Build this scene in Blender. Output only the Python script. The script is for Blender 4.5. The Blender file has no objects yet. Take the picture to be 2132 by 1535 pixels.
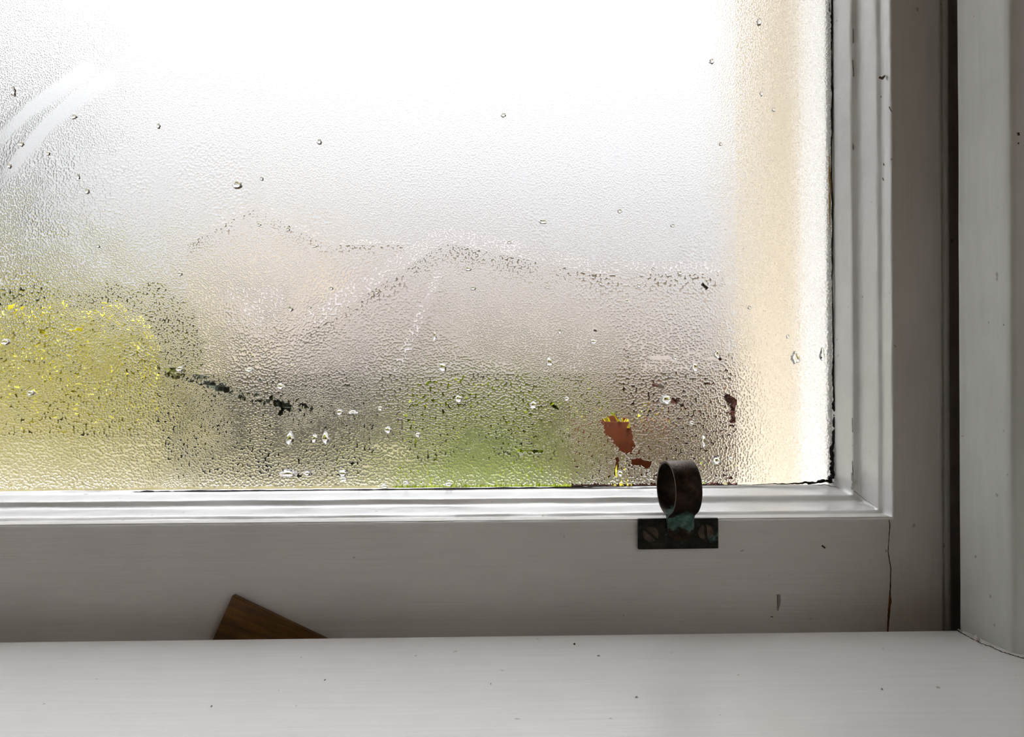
import bpy, bmesh, math, random
from mathutils import Vector, Matrix, noise as mnoise
import numpy as np
random.seed(7)
sc = bpy.context.scene
COL = sc.collection

# ------------------------------------------------------------------ camera
F_PX = 1550.0                       # focal length in px of a 2132 px wide frame
D = 0.33                            # camera to the room face of the sash
GAP = 0.020                         # the sill board stands off the rail
SILL_Z = 0.95                       # height of the sill board above the room floor
CAM = Vector((0.0, -D, SILL_Z + 556.0 * (D - GAP) / F_PX))
YAW, ROLL = math.radians(1.2), 0.0047
fwd = Vector((math.sin(YAW), math.cos(YAW), 0.0))
rgt0 = Vector((math.cos(YAW), -math.sin(YAW), 0.0)); up0 = Vector((0, 0, 1))
rgt = (rgt0 - up0 * ROLL).normalized(); up = rgt.cross(fwd).normalized()
cd = bpy.data.cameras.new('camera'); cam = bpy.data.objects.new('camera', cd); COL.objects.link(cam)
cd.sensor_width = 36.0; cd.lens = F_PX / 2132.0 * 36.0; cd.clip_start = 0.01; cd.clip_end = 500
M = Matrix((rgt, up, -fwd)).transposed().to_4x4(); M.translation = CAM
cam.matrix_world = M
sc.camera = cam

# ------------------------------------------------------------------ sky, sun, exposure
w = bpy.data.worlds.new('overcast_sky'); sc.world = w; w.use_nodes = True
bg = w.node_tree.nodes['Background']
# bright overcast sky, brightest overhead
_nt = w.node_tree; _tc = _nt.nodes.new('ShaderNodeTexCoord'); _sx = _nt.nodes.new('ShaderNodeSeparateXYZ')
_mr = _nt.nodes.new('ShaderNodeMapRange'); _nt.links.new(_tc.outputs['Generated'], _sx.inputs[0])
_pw = _nt.nodes.new('ShaderNodeMath'); _pw.operation = 'POWER'; _pw.inputs[1].default_value = 3.6; _mx = _nt.nodes.new('ShaderNodeMath'); _mx.operation = 'MAXIMUM'; _mx.inputs[1].default_value = 0
_nt.links.new(_sx.outputs[2], _mx.inputs[0]); _nt.links.new(_mx.outputs[0], _pw.inputs[0]); _nt.links.new(_pw.outputs[0], _mr.inputs['Value'])
SKY_H, SKY_Z = 0.55, 13.0
_mr.inputs['From Min'].default_value = 0.0; _mr.inputs['From Max'].default_value = 1.0
_mr.inputs['To Min'].default_value = SKY_H; _mr.inputs['To Max'].default_value = SKY_Z
bg.inputs['Color'].default_value = (0.97, 0.978, 1.0, 1); _nt.links.new(_mr.outputs[0], bg.inputs['Strength'])
sc.view_settings.view_transform = 'Standard'; sc.view_settings.look = 'None'
sc.view_settings.gamma = 1.0; sc.view_settings.use_curve_mapping = False
sc.view_settings.exposure = 0.53
sc.cycles.max_bounces = 14; sc.cycles.transmission_bounces = 12; sc.cycles.diffuse_bounces = 5
sc.cycles.glossy_bounces = 5
sc.cycles.caustics_refractive = True; sc.cycles.caustics_reflective = False
sc.cycles.sample_clamp_indirect = 30.0
sc.cycles.use_denoising = True

def at(px, py, d):
    """point seen at pixel (px,py) on the plane d metres in front of the camera (world Y)"""
    r = fwd + rgt * ((px - 1066.0) / F_PX) - up * ((py - 767.5) / F_PX)
    return CAM + r * (d / r.y)

# ------------------------------------------------------------------ helpers
def mat(name):
    m = bpy.data.materials.new(name); m.use_nodes = True
    nt = m.node_tree; b = nt.nodes['Principled BSDF']
    return m, nt, b
def N(nt, t, **kw):
    n = nt.nodes.new(t)
    for k, v in kw.items():
        if k.startswith('i_'): n.inputs[k[2:].replace('_', ' ')].default_value = v
        else: setattr(n, k, v)
    return n
def L(nt, a, b): nt.links.new(a, b)
def ramp(nt, fac, stops):
    r = nt.nodes.new('ShaderNodeValToRGB')
    while len(r.color_ramp.elements) < len(stops): r.color_ramp.elements.new(0.5)
    for e, (p, c) in zip(r.color_ramp.elements, stops):
        e.position = p; e.color = (c[0], c[1], c[2], 1) if len(c) > 2 else (c[0], c[0], c[0], 1)
    nt.links.new(fac, r.inputs[0]); return r
def mapped(nt, scale, loc=(0, 0, 0)):
    tc = N(nt, 'ShaderNodeTexCoord'); mp = N(nt, 'ShaderNodeMapping')
    mp.inputs['Scale'].default_value = scale; mp.inputs['Location'].default_value = loc
    L(nt, tc.outputs['Object'], mp.inputs['Vector']); return mp.outputs['Vector']
def fmath(nt, op, a, b=None, c=None, clamp=False):
    n = N(nt, 'ShaderNodeMath', operation=op, use_clamp=clamp)
    for i, v in enumerate((a, b, c)):
        if v is None: continue
        if isinstance(v, (int, float)): n.inputs[i].default_value = v
        else: L(nt, v, n.inputs[i])
    return n.outputs[0]

def link(name, me, m=None, parent=None):
    o = bpy.data.objects.new(name, me); COL.objects.link(o)
    if m is not None:
        for mm in (m if isinstance(m, (list, tuple)) else [m]): me.materials.append(mm)
    if parent is not None: o.parent = parent
    return o
def from_py(name, vs, fs, m=None, parent=None, smooth=False, origin=None):
    me = bpy.data.meshes.new(name)
    if origin is not None:
        vs = [(v[0] - origin[0], v[1] - origin[1], v[2] - origin[2]) for v in vs]
    me.from_pydata([tuple(v) for v in vs], [], fs); me.update()
    if smooth: me.polygons.foreach_set('use_smooth', [True] * len(me.polygons))
    o = link(name, me, m, parent)
    if origin is not None: o.location = origin
    return o
def finish(bm, name, m=None, parent=None, smooth=False, fix=True):
    if fix: bmesh.ops.recalc_face_normals(bm, faces=bm.faces)
    me = bpy.data.meshes.new(name); bm.to_mesh(me); bm.free()
    if smooth: me.polygons.foreach_set('use_smooth', [True] * len(me.polygons))
    return link(name, me, m, parent)
def add_box(bm, x0, x1, y0, y1, z0, z1, bev=0.0, seg=2):
    v = [bm.verts.new(p) for p in ((x0,y0,z0),(x1,y0,z0),(x1,y1,z0),(x0,y1,z0),(x0,y0,z1),(x1,y0,z1),(x1,y1,z1),(x0,y1,z1))]
    fs = [bm.faces.new([v[i] for i in q]) for q in ((0,3,2,1),(4,5,6,7),(0,1,5,4),(1,2,6,5),(2,3,7,6),(3,0,4,7))]
    if bev > 0:
        es = list({e for f in fs for e in f.edges})
        bmesh.ops.bevel(bm, geom=es, offset=bev, segments=seg, affect='EDGES', profile=0.5)
def add_prism(bm, outline, y0, y1, bev=0.0, axis='y'):
    a = [bm.verts.new((p[0], y0, p[1])) for p in outline]; b = [bm.verts.new((p[0], y1, p[1])) for p in outline]
    n = len(a); bm.faces.new(a); bm.faces.new(b[::-1])
    fs = [bm.faces.new((a[i], b[i], b[(i+1) % n], a[(i+1) % n])) for i in range(n)]
    if bev > 0:
        es = list({e for f in bm.faces for e in f.edges})
        bmesh.ops.bevel(bm, geom=es, offset=bev, segments=2, affect='EDGES')
def empty(name, loc):
    o = bpy.data.objects.new(name, None); COL.objects.link(o); o.location = loc
    o.empty_display_size = 0.02; return o
def tag(o, label=None, cat=None, group=None, kind=None):
    if label: o['label'] = label
    if cat: o['category'] = cat
    if group: o['group'] = group
    if kind: o['kind'] = kind
    return o
def under(o, root):                 # meshes are made in world coordinates; keep them there
    o.parent = root; o.matrix_parent_inverse = Matrix.Translation(root.location).inverted(); return o
def n1(x, s=0.0): return mnoise.noise(Vector((x, s, s * 1.7 + 0.3)))

# ------------------------------------------------------------------ materials
def paint(name, base, rough, brush, bump=0.00012, dirt=0.10, spec=0.5):
    """old gloss paint; brush = per-axis noise scale that gives the brush strokes"""
    m, nt, b = mat(name)
    v = mapped(nt, brush)
    n = N(nt, 'ShaderNodeTexNoise', i_Scale=1.0, i_Detail=5.0, i_Roughness=0.6); L(nt, v, n.inputs['Vector'])
    v2 = mapped(nt, (14, 14, 14))
    n2 = N(nt, 'ShaderNodeTexNoise', i_Scale=1.0, i_Detail=6.0, i_Roughness=0.65); L(nt, v2, n2.inputs['Vector'])
    r = ramp(nt, n2.outputs['Fac'], [(0.30, tuple(c * (1 - dirt) for c in base)), (0.62, base)])
    mx = N(nt, 'ShaderNodeMix', data_type='RGBA', blend_type='MULTIPLY'); mx.inputs[0].default_value = 1
    r2 = ramp(nt, n.outputs['Fac'], [(0.3, (0.93, 0.93, 0.93)), (0.7, (1, 1, 1))])
    L(nt, r.outputs[0], mx.inputs[6]); L(nt, r2.outputs[0], mx.inputs[7])
    # little specks of dirt
    v3 = mapped(nt, (260, 260, 260))
    n3 = N(nt, 'ShaderNodeTexNoise', i_Scale=1.0, i_Detail=1.0); L(nt, v3, n3.inputs['Vector'])
    r3 = ramp(nt, n3.outputs['Fac'], [(0.20, (0.6, 0.58, 0.55)), (0.235, (1, 1, 1))])
    mx2 = N(nt, 'ShaderNodeMix', data_type='RGBA', blend_type='MULTIPLY'); mx2.inputs[0].default_value = 1
    L(nt, mx.outputs[2], mx2.inputs[6]); L(nt, r3.outputs[0], mx2.inputs[7])
    L(nt, mx2.outputs[2], b.inputs['Base Color'])
    b.inputs['Roughness'].default_value = rough; b.inputs['Specular IOR Level'].default_value = spec
    bp = N(nt, 'ShaderNodeBump', i_Strength=1.0, i_Distance=bump); L(nt, n.outputs['Fac'], bp.inputs['Height'])
    L(nt, bp.outputs[0], b.inputs['Normal'])
    return m
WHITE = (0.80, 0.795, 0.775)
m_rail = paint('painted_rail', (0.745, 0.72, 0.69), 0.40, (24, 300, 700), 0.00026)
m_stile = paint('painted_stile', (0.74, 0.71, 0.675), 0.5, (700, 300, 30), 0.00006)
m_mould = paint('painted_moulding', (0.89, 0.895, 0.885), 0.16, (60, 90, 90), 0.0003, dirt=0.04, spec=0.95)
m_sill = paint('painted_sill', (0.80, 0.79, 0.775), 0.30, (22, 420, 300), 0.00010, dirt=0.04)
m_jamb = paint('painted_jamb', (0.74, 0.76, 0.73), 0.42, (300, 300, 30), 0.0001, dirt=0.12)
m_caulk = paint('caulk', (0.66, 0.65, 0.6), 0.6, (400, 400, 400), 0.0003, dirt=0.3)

def plain(name, c, rough=0.8, metal=0.0, var=0.0, scale=20, c2=None, bump=0.0):
    m, nt, b = mat(name); b.inputs['Specular IOR Level'].default_value = 0.05 if rough >= 0.75 else 0.4
    b.inputs['Roughness'].default_value = rough; b.inputs['Metallic'].default_value = metal
    v = mapped(nt, (scale,) * 3)
    n = N(nt, 'ShaderNodeTexNoise', i_Scale=1.0, i_Detail=5.0, i_Roughness=0.6); L(nt, v, n.inputs['Vector'])
    c2 = c2 or tuple(x * (1 - var) for x in c)
    r = ramp(nt, n.outputs['Fac'], [(0.35, c2), (0.65, c)]); L(nt, r.outputs[0], b.inputs['Base Color'])
    if bump:
        bp = N(nt, 'ShaderNodeBump', i_Distance=bump); L(nt, n.outputs['Fac'], bp.inputs['Height']); L(nt, bp.outputs[0], b.inputs['Normal'])
    return m
m_mould_black = plain('black_mould', (0.035, 0.028, 0.03), 0.8, var=0.6, scale=600)
m_crack = plain('crack_dark', (0.05, 0.035, 0.022), 0.9, var=0.4, scale=300)
m_barewood = plain('bare_wood', (0.19, 0.085, 0.022), 0.8, var=0.6, scale=700)
m_smear = plain('grey_smear', (0.36, 0.35, 0.32), 0.6, var=0.3, scale=900)
m_room = plain('room_plaster', (0.56, 0.45, 0.35), 0.9, var=0.05, scale=3)
m_floor = plain('floor_boards', (0.34, 0.22, 0.13), 0.6, var=0.3, scale=6)
m_ceil = plain('ceiling_plaster', (0.75, 0.71, 0.66), 0.9, var=0.04, scale=3)
m_render = plain('cream_render', (0.66, 0.58, 0.46), 0.9, var=0.07, scale=60, bump=0.0006)
m_outwood = plain('outer_frame_paint', (0.88, 0.87, 0.85), 0.5, var=0.05, scale=60)

# wedge wood
m_wedge, nt, b = mat('varnished_wood')
v = mapped(nt, (70, 300, 700)); v = v
tc = N(nt, 'ShaderNodeTexCoord'); mp0 = N(nt, 'ShaderNodeMapping'); mp0.inputs['Rotation'].default_value = (0, math.radians(-24), 0); L(nt, tc.outputs['Object'], mp0.inputs['Vector'])
mp = N(nt, 'ShaderNodeMapping'); mp.inputs['Scale'].default_value = (45, 200, 330); L(nt, mp0.outputs[0], mp.inputs['Vector'])
n = N(nt, 'ShaderNodeTexNoise', i_Scale=1.0, i_Detail=6.0, i_Roughness=0.65); L(nt, mp.outputs[0], n.inputs['Vector'])
r = ramp(nt, n.outputs['Fac'], [(0.30, (0.032, 0.012, 0.003)), (0.5, (0.12, 0.050, 0.008)), (0.72, (0.21, 0.095, 0.015))])
L(nt, r.outputs[0], b.inputs['Base Color']); b.inputs['Roughness'].default_value = 0.45
bp = N(nt, 'ShaderNodeBump', i_Distance=0.0002); L(nt, n.outputs['Fac'], bp.inputs['Height']); L(nt, bp.outputs[0], b.inputs['Normal'])

# bronze with verdigris where water sits (around the neck of the ring)
def bronze(name, patina, neck=None, cols=((0.010, 0.007, 0.005), (0.045, 0.026, 0.016))):
    m, nt, b = mat(name)
    v = mapped(nt, (420,) * 3)
    n = N(nt, 'ShaderNodeTexNoise', i_Scale=1.0, i_Detail=6.0, i_Roughness=0.7); L(nt, v, n.inputs['Vector'])
    base = ramp(nt, n.outputs['Fac'], [(0.35, cols[0]), (0.7, cols[1])])
    green = ramp(nt, n.outputs['Fac'], [(0.35, (0.015, 0.06, 0.045)), (0.7, (0.12, 0.22, 0.18))])
    v2 = mapped(nt, (170,) * 3, (3, 1, 4))
    n2 = N(nt, 'ShaderNodeTexNoise', i_Scale=1.0, i_Detail=7.0, i_Roughness=0.7); L(nt, v2, n2.inputs['Vector'])
    f = n2.outputs['Fac']
    if neck:
        tc = N(nt, 'ShaderNodeTexCoord'); vm = N(nt, 'ShaderNodeVectorMath', operation='DISTANCE')
        L(nt, tc.outputs['Object'], vm.inputs[0]); vm.inputs[1].default_value = neck[0]
        g = N(nt, 'ShaderNodeMapRange', i_From_Min=neck[1], i_From_Max=neck[2], i_To_Min=0.40, i_To_Max=-0.15)
        L(nt, vm.outputs['Value'], g.inputs['Value']); f = fmath(nt, 'ADD', f, g.outputs[0])
    msk = ramp(nt, f, [(patina, (0,)), (patina + 0.10, (1,))])
    mx = N(nt, 'ShaderNodeMix', data_type='RGBA'); L(nt, msk.outputs[0], mx.inputs[0])
    L(nt, base.outputs[0], mx.inputs[6]); L(nt, green.outputs[0], mx.inputs[7]); L(nt, mx.outputs[2], b.inputs['Base Color'])
    inv = fmath(nt, 'SUBTRACT', 0.85, msk.outputs[0], clamp=True); L(nt, inv, b.inputs['Metallic'])
    rr = fmath(nt, 'MULTIPLY_ADD', msk.outputs[0], 0.35, 0.42); L(nt, rr, b.inputs['Roughness'])
    bp = N(nt, 'ShaderNodeBump', i_Distance=0.00015); L(nt, n.outputs['Fac'], bp.inputs['Height']); L(nt, bp.outputs[0], b.inputs['Normal'])
    return m

# foliage / outdoors
def leafmat(name, c1, c2, scale=9):
    m, nt, b = mat(name)
    v = mapped(nt, (scale,) * 3)
    n = N(nt, 'ShaderNodeTexNoise', i_Scale=1.0, i_Detail=3.0); L(nt, v, n.inputs['Vector'])
    r = ramp(nt, n.outputs['Fac'], [(0.35, c1), (0.65, c2)]); L(nt, r.outputs[0], b.inputs['Base Color'])
    b.inputs['Roughness'].default_value = 0.7; b.inputs['Specular IOR Level'].default_value = 0.04
    return m

# ------------------------------------------------------------------ geometry numbers of the sash
H = 0.040                                     # pane lies 40 mm behind the room face
PANE_D = D + H
XR = at(1734, 560, PANE_D).x                  # right edge of the pane
ZB = at(900, 1018.5, PANE_D).z                # bottom edge of the pane
XL, ZT = XR - 1.06, ZB + 0.98                 # the pane goes on out of the frame

win = empty('window_1', (0, 0, SILL_Z)); tag(win, 'white painted wooden casement sash with misted glass pane', None, None, 'structure')

# glazing moulding profile (u outward from pane edge, h towards the room)
prof = [(-0.0007, 0.0001), (-0.0005, 0.0006), (0.0002, 0.0016), (0.0009, 0.006), (0.0016, 0.0145), (0.0019, 0.0158), (0.0024, 0.0166), (0.0036, 0.0172),
        (0.0045, 0.0182), (0.0052, 0.0205), (0.0056, 0.0240), (0.0060, 0.0280), (0.0062, 0.0305), (0.0066, 0.0318), (0.0073, 0.0324), (0.0078, 0.0334),
        (0.0079, 0.0360), (0.0079, 0.0392), (0.0081, 0.0402), (0.0085, 0.0407), (0.0089, 0.0404), (0.0091, 0.0396)]
def ring_strip(profile, name, m, parent, wob=0.0002, step=0.003):
    """mitred moulding round the pane, with the small waves of old paint"""
    path = []                                  # (x,z, dirx, dirz) dir = outward offset direction
    def side(a, b, horizontal, sign, n):
        for i in range(n + 1):
            t = i / n; path.append((a, b, horizontal, sign, t))
    nb = int((XR - XL) / step); ns = int((ZT - ZB) / step)
    rings = []
    for i in range(nb): rings.append(('b', i / nb))
    for i in range(ns): rings.append(('r', i / ns))
    for i in range(40): rings.append(('t', i / 40))
    for i in range(40): rings.append(('l', i / 40))
    vs = []
    for k, (s, t) in enumerate(rings):
        corner = (t == 0)
        for j, (u, h) in enumerate(profile):
            du = dh = 0
            q = {'b': t * 1.06, 'r': 5 + t, 't': 9 + t, 'l': 12 + t}[s]
            if not corner:
                du = wob * n1(q * 45, j * 0.33) + wob * 0.5 * n1(q * 170, j * 0.9 + 5); dh = 2 * wob * n1(q * 38, 7 + j * 0.33)
                if j < 2: du *= 0.8
            uu, hh = u + du, h + dh
            if s == 'b': x = (XL - u) + (XR - XL + 2 * u) * t; z = ZB - uu
            if s == 'r': x = XR + uu; z = (ZB - u) + (ZT - ZB + 2 * u) * t
            if s == 't': x = (XR + u) - (XR - XL + 2 * u) * t; z = ZT + uu
            if s == 'l': x = XL - uu; z = (ZT + u) - (ZT - ZB + 2 * u) * t
            if corner: x = {'b': XL - u, 'r': XR + u, 't': XR + u, 'l': XL - u}[s]; z = {'b': ZB - u, 'r': ZB - u, 't': ZT + u, 'l': ZT + u}[s]
            vs.append((x, H - hh, z))
    n, p = len(rings), len(profile); fs = []
    for k in range(n):
        for j in range(p - 1):
            a, b2 = k * p + j, ((k + 1) % n) * p + j
            fs.append((a, a + 1, b2 + 1, b2))
    o = from_py(name, vs, fs, m, None, True)
    return under(o, parent)
mo = ring_strip(prof, 'glazing_moulding', m_mould, win); mo['label'] = 'bright stepped moulding round the glass'

U = 0.0088                                    # outer edge of the moulding
XS = at(1967, 700, D).x                       # outer edge of the closing stile
ZR = at(900, 1326, D - GAP).z - 0.010         # foot of the bottom rail, hidden behind the sill edge
XLo, ZTo = XL - 0.045, ZT + 0.045
crack_x = at(1852, 1180, D).x
def face_slab(name, xs, zs, m, rough=0.00012, edge_r=0.0012):
    """board with a slightly uneven room face and eased long edges"""
    nx, nz = len(xs), len(zs); vs = []; fs = []
    for z in zs:
        for x in xs:
            y = rough * n1(x * 30, z * 30) + rough * 0.7 * n1(x * 9, z * 60)
            vs.append((x, y, z))
    for j in range(nz - 1):
        for i in range(nx - 1):
            a = j * nx + i; fs.append((a, a + 1, a + nx + 1, a + nx))
    base = len(vs); per = [j * nx for j in range(nz)][::-1] + list(range(1, nx)) + [j * nx + nx - 1 for j in range(1, nz)] + [(nz - 1) * nx + i for i in range(nx - 2, 0, -1)]
    for k in per: vs.append((vs[k][0], H + 0.004, vs[k][2]))
    m_ = len(per)
    for k in range(m_): fs.append((per[k], base + k, base + (k + 1) % m_, per[(k + 1) % m_]))
    fs.append(tuple(base + k for k in range(m_)))
    o = from_py(name, vs, fs, m, None, False)
    return under(o, win)
def lin(a, b, n): return [a + (b - a) * i / n for i in range(n + 1)]
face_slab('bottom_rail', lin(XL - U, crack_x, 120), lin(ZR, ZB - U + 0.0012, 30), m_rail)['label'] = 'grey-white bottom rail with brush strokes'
# closing stile with a rounded outer edge
def stile(name, x_in, x_out, sgn, z0, z1, m):
    vs = []; fs = []
    pr = [(x_in, H), (x_in, 0.0)]
    for i in range(1, 14): pr.append((x_in + (x_out - x_in - sgn * 0.0025) * i / 14, 0.0))
    for i in range(7):
        a = i / 6 * math.pi / 2; pr.append((x_out - sgn * 0.0025 + sgn * 0.0025 * math.sin(a), 0.0025 - 0.0025 * math.cos(a)))
    pr.append((x_out, H + 0.004)); pr.append((x_in, H + 0.004))
    zs = lin(z0, z1, 260); n = len(pr)
    for z in zs:
        for k, (x, y) in enumerate(pr):
            w_ = 0.00018 * n1(z * 25, k * 0.2 + 3) if 1 <= k <= n - 3 else 0
            vs.append((x + (w_ if k >= 14 and k < n - 2 else 0), y + w_, z))
    for j in range(len(zs) - 1):
        for k in range(n):
            a = j * n + k; b2 = j * n + (k + 1) % n; fs.append((a, b2, b2 + n, a + n))
    fs.append(tuple(range(n))[::-1]); fs.append(tuple((len(zs) - 1) * n + k for k in range(n)))
    bmx = bmesh.new(); vv = [bmx.verts.new(v) for v in vs]
    for f in fs: bmx.faces.new([vv[i] for i in f])
    o = finish(bmx, name, m); return under(o, win)
# the stile runs full height: from the crack line below the moulding, from the moulding edge above
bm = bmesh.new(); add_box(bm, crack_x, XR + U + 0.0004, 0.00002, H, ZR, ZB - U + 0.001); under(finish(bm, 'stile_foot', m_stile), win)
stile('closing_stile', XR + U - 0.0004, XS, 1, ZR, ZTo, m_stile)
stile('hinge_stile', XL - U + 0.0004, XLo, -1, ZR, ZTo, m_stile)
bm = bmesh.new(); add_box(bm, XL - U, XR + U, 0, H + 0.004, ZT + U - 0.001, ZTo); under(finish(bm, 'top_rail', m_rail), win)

# ------------------------------------------------------------------ the pane, with its condensation
def stroke(X, Z, pts, wpx):
    """soft mask (1 inside) of a polyline given in photo pixels on the pane"""
    out = np.zeros_like(X)
    P = [at(p[0], p[1], PANE_D) for p in pts]; s = PANE_D / F_PX
    if len(P) == 1: P = P * 2
    for a, b2 in zip(P[:-1], P[1:]):
        ax, az, bx, bz = a.x, a.z, b2.x, b2.z
        dx, dz = bx - ax, bz - az; l2 = dx * dx + dz * dz + 1e-12
        t = np.clip(((X - ax) * dx + (Z - az) * dz) / l2, 0, 1)
        dd = np.sqrt((X - ax - t * dx) ** 2 + (Z - az - t * dz) ** 2) / (wpx * s)
        out = np.maximum(out, np.clip(1.5 - dd, 0, 1))
    return out
fine = 0.0008
gx = np.concatenate([np.linspace(XL - 0.003, -0.27, 12)[:-1], np.arange(-0.27, XR - 0.0002, fine), [XR + 0.002]])
gz = np.concatenate([[ZB - 0.002], np.arange(ZB + 0.0002, 0.205 + CAM.z, fine), np.linspace(0.205 + CAM.z, ZT + 0.003, 10)[1:]])
GX, GZ = np.meshgrid(gx, gz)
clear = np.zeros_like(GX); smooth = np.zeros_like(GX)
# patches where drops have run together and the glass is clear
for pts, wd in [([(1275, 885), (1290, 905), (1303, 925)], 24), ([(1300, 880), (1312, 925)], 12), ([(1515, 828), (1530, 838)], 9), ([(1526, 840), (1526, 878)], 5),
                ([(455, 808), (472, 812)], 7), ([(575, 838), (600, 848)], 8), ([(430, 796), (448, 805)], 5), ([(345, 768), (372, 770)], 4),
                ([(590, 850), (583, 862)], 5), ([(1355, 745), (1395, 746)], 3), ([(1475, 746), (1500, 748)], 3), ([(1360, 802), (1380, 806)], 4),
                ([(1322, 962), (1350, 968)], 8), ([(1285, 955), (1283, 990)], 4), ([(1235, 686), (1242, 690)], 3), ([(1400, 832), (1408, 838)], 5),
                ([(20, 640), (24, 640)], 5), ([(85, 690), (92, 692)], 5), ([(160, 685), (170, 686)], 4), ([(380, 770), (384, 772)], 3),
                ([(1080, 938), (1130, 940)], 3), ([(1148, 842), (1160, 850)], 5), ([(1460, 592), (1472, 602)], 0.1)]:
    clear = np.maximum(clear, 1.25 * stroke(GX, GZ, pts, wd))
# stretches where the mist is thin and broken
for pts, wd, lv in [([(335, 772), (430, 795), (500, 822), (640, 850)], 16, .75), ([(300, 820), (400, 830)], 26, .5), ([(560, 850), (760, 900)], 38, .5), ([(0, 620), (60, 700)], 50, .55), ([(150, 690), (290, 650)], 30, .42),
                    ([(160, 575), (290, 590)], 22, .45), ([(1150, 330), (1155, 420), (1145, 470)], 16, .62), ([(1120, 462), (1250, 492)], 14, .62), ([(1235, 470), (1265, 440), (1310, 415)], 12, .75), ([(1235, 490), (1235, 700)], 9, .6),
                    ([(1355, 450), (1370, 330)], 14, .5), ([(1150, 500), (1180, 520)], 16, .62), ([(1430, 540), (1500, 480)], 30, .42), ([(1300, 760), (1480, 745)], 26, .55), ([(1350, 860), (1450, 850)], 36, .6), ([(1290, 960), (1380, 985)], 26, .6),
                    ([(1110, 640), (1180, 720)], 40, .4), ([(1060, 935), (1200, 930)], 26, .55), ([(880, 930), (1000, 940)], 34, .42), ([(1000, 800), (1240, 815)], 30, .45), ([(1520, 830), (1530, 900)], 22, .6), ([(500, 735), (800, 760)], 40, .4),
                    ([(30, 60), (70, 190)], 60, .42), ([(470, 400), (600, 420)], 40, .4), ([(0, 345), (60, 350)], 40, .5), ([(1470, 1000), (1580, 995)], 22, .5), ([(560, 975), (720, 985)], 18, .55), ([(0, 985), (60, 1000)], 14, .5)]:
    clear = np.maximum(clear, lv * stroke(GX, GZ, pts, wd))
# wet band left along the foot of the pane
clear = np.maximum(clear, np.clip(1.6 - (GZ - ZB) / 0.0022, 0, 1.2))
# finger swipes at top left: fine even mist, no drops
for pts, wd in [([(178, 150), (120, 188), (60, 228), (-20, 305)], 19), ([(225, 165), (160, 205), (95, 262), (20, 350), (-20, 400)], 17)]:
    smooth = np.maximum(smooth, stroke(GX, GZ, pts, wd))
# bare rim along the right edge
rim = np.clip(1 - (XR - GX) / 0.008, 0, 1) * 0.6
smooth = np.maximum(smooth, rim)
DROPS = []                                    # (px, py, rx_px, rz_px) big single drops
for p in [(495,385,11,7),(182,398,5,6),(163,368,4,7),(1482,128,6,5),(1580,45,6,8),(155,243,6,5),(28,190,6,10),(1130,462,9,4),(1290,440,5,4),(975,560,7,4),(985,600,6,4),(1140,597,6,3),(1415,568,5,4),(1305,628,8,3),(605,643,5,6),(785,608,4,4),(1048,240,5,4),
          (922,765,9,9),(1143,755,8,8),(955,830,8,7),(1110,843,8,7),(708,858,7,5),(808,895,8,6),(792,850,5,4),(585,805,9,5),(604,912,9,12),(655,912,6,8),(678,912,8,11),(1385,832,12,9),(1446,765,7,9),(1492,738,8,7),(1405,745,5,4),(1490,958,10,9),(1465,918,5,10),
          (1655,745,10,11),(1712,738,6,12),(1640,700,4,4),(1520,955,5,4),(1290,985,6,6),(1240,688,5,3),(1235,712,8,4),(715,985,9,7),(600,985,18,7),(640,985,9,5),(716,997,8,4),(800,1012,8,4),(845,1005,7,4),(935,1008,7,4),(735,858,10,3),(520,770,9,4),(13,712,10,6),
          (65,818,9,5),(375,768,8,5),(665,295,5,6),(330,262,4,5),(1585,195,4,5),(1610,228,4,4),(1500,300,4,4),(1560,640,4,4),(870,905,5,4),(1060,505,5,3),(1400,470,5,3),(1165,690,4,6),(1250,590,4,4),(540,468,5,3),(600,478,4,3),(655,512,6,3),(375,571,6,4),(545,372,4,4),
          (205,512,4,4),(100,320,5,4),(45,300,6,5),(20,345,5,5),(905,700,4,8),(645,640,4,3),(690,600,4,4),(1360,560,4,3),(1330,595,4,4),(1440,880,5,4),(1180,830,5,4)]:
    DROPS.append(p); clear = np.maximum(clear, 1.7 * stroke(GX, GZ, [(p[0], p[1])], 0.75 * (p[2] + p[3]) / 2))
nx, nz = len(gx), len(gz)
co = np.stack([GX.ravel(), np.full(GX.size, H), GZ.ravel()], 1)
PT = 0.004
back = np.array([[gx[0], H + PT, gz[0]], [gx[-1], H + PT, gz[0]], [gx[-1], H + PT, gz[-1]], [gx[0], H + PT, gz[-1]]])
co = np.vstack([co, back]); nb0 = nx * nz
ii, jj = np.meshgrid(np.arange(nx - 1), np.arange(nz - 1)); a = (jj * nx + ii).ravel()
quads = np.stack([a, a + 1, a + nx + 1, a + nx], 1)
extra = [[nb0, nb0 + 3, nb0 + 2, nb0 + 1]]
me = bpy.data.meshes.new('glass_pane')
nq = len(quads); me.vertices.add(len(co)); me.vertices.foreach_set('co', co.ravel())
sides = [[0] + [nb0, nb0 + 1] + list(range(nx - 1, 0, -1)),
         [nx - 1, nb0 + 1, nb0 + 2] + [j * nx + nx - 1 for j in range(nz - 1, 0, -1)],
         [(nz - 1) * nx + nx - 1, nb0 + 2, nb0 + 3] + [(nz - 1) * nx + i for i in range(0, nx - 1)],
         [(nz - 1) * nx, nb0 + 3, nb0] + [j * nx for j in range(1, nz - 1)]]
loops = list(quads.ravel()) + [v for f in extra + sides for v in f]
starts = list(range(0, nq * 4, 4)); s0 = nq * 4
for f in extra + sides: starts.append(s0); s0 += len(f)
me.loops.add(len(loops)); me.loops.foreach_set('vertex_index', loops)
me.polygons.add(len(starts)); me.polygons.foreach_set('loop_start', starts)
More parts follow.
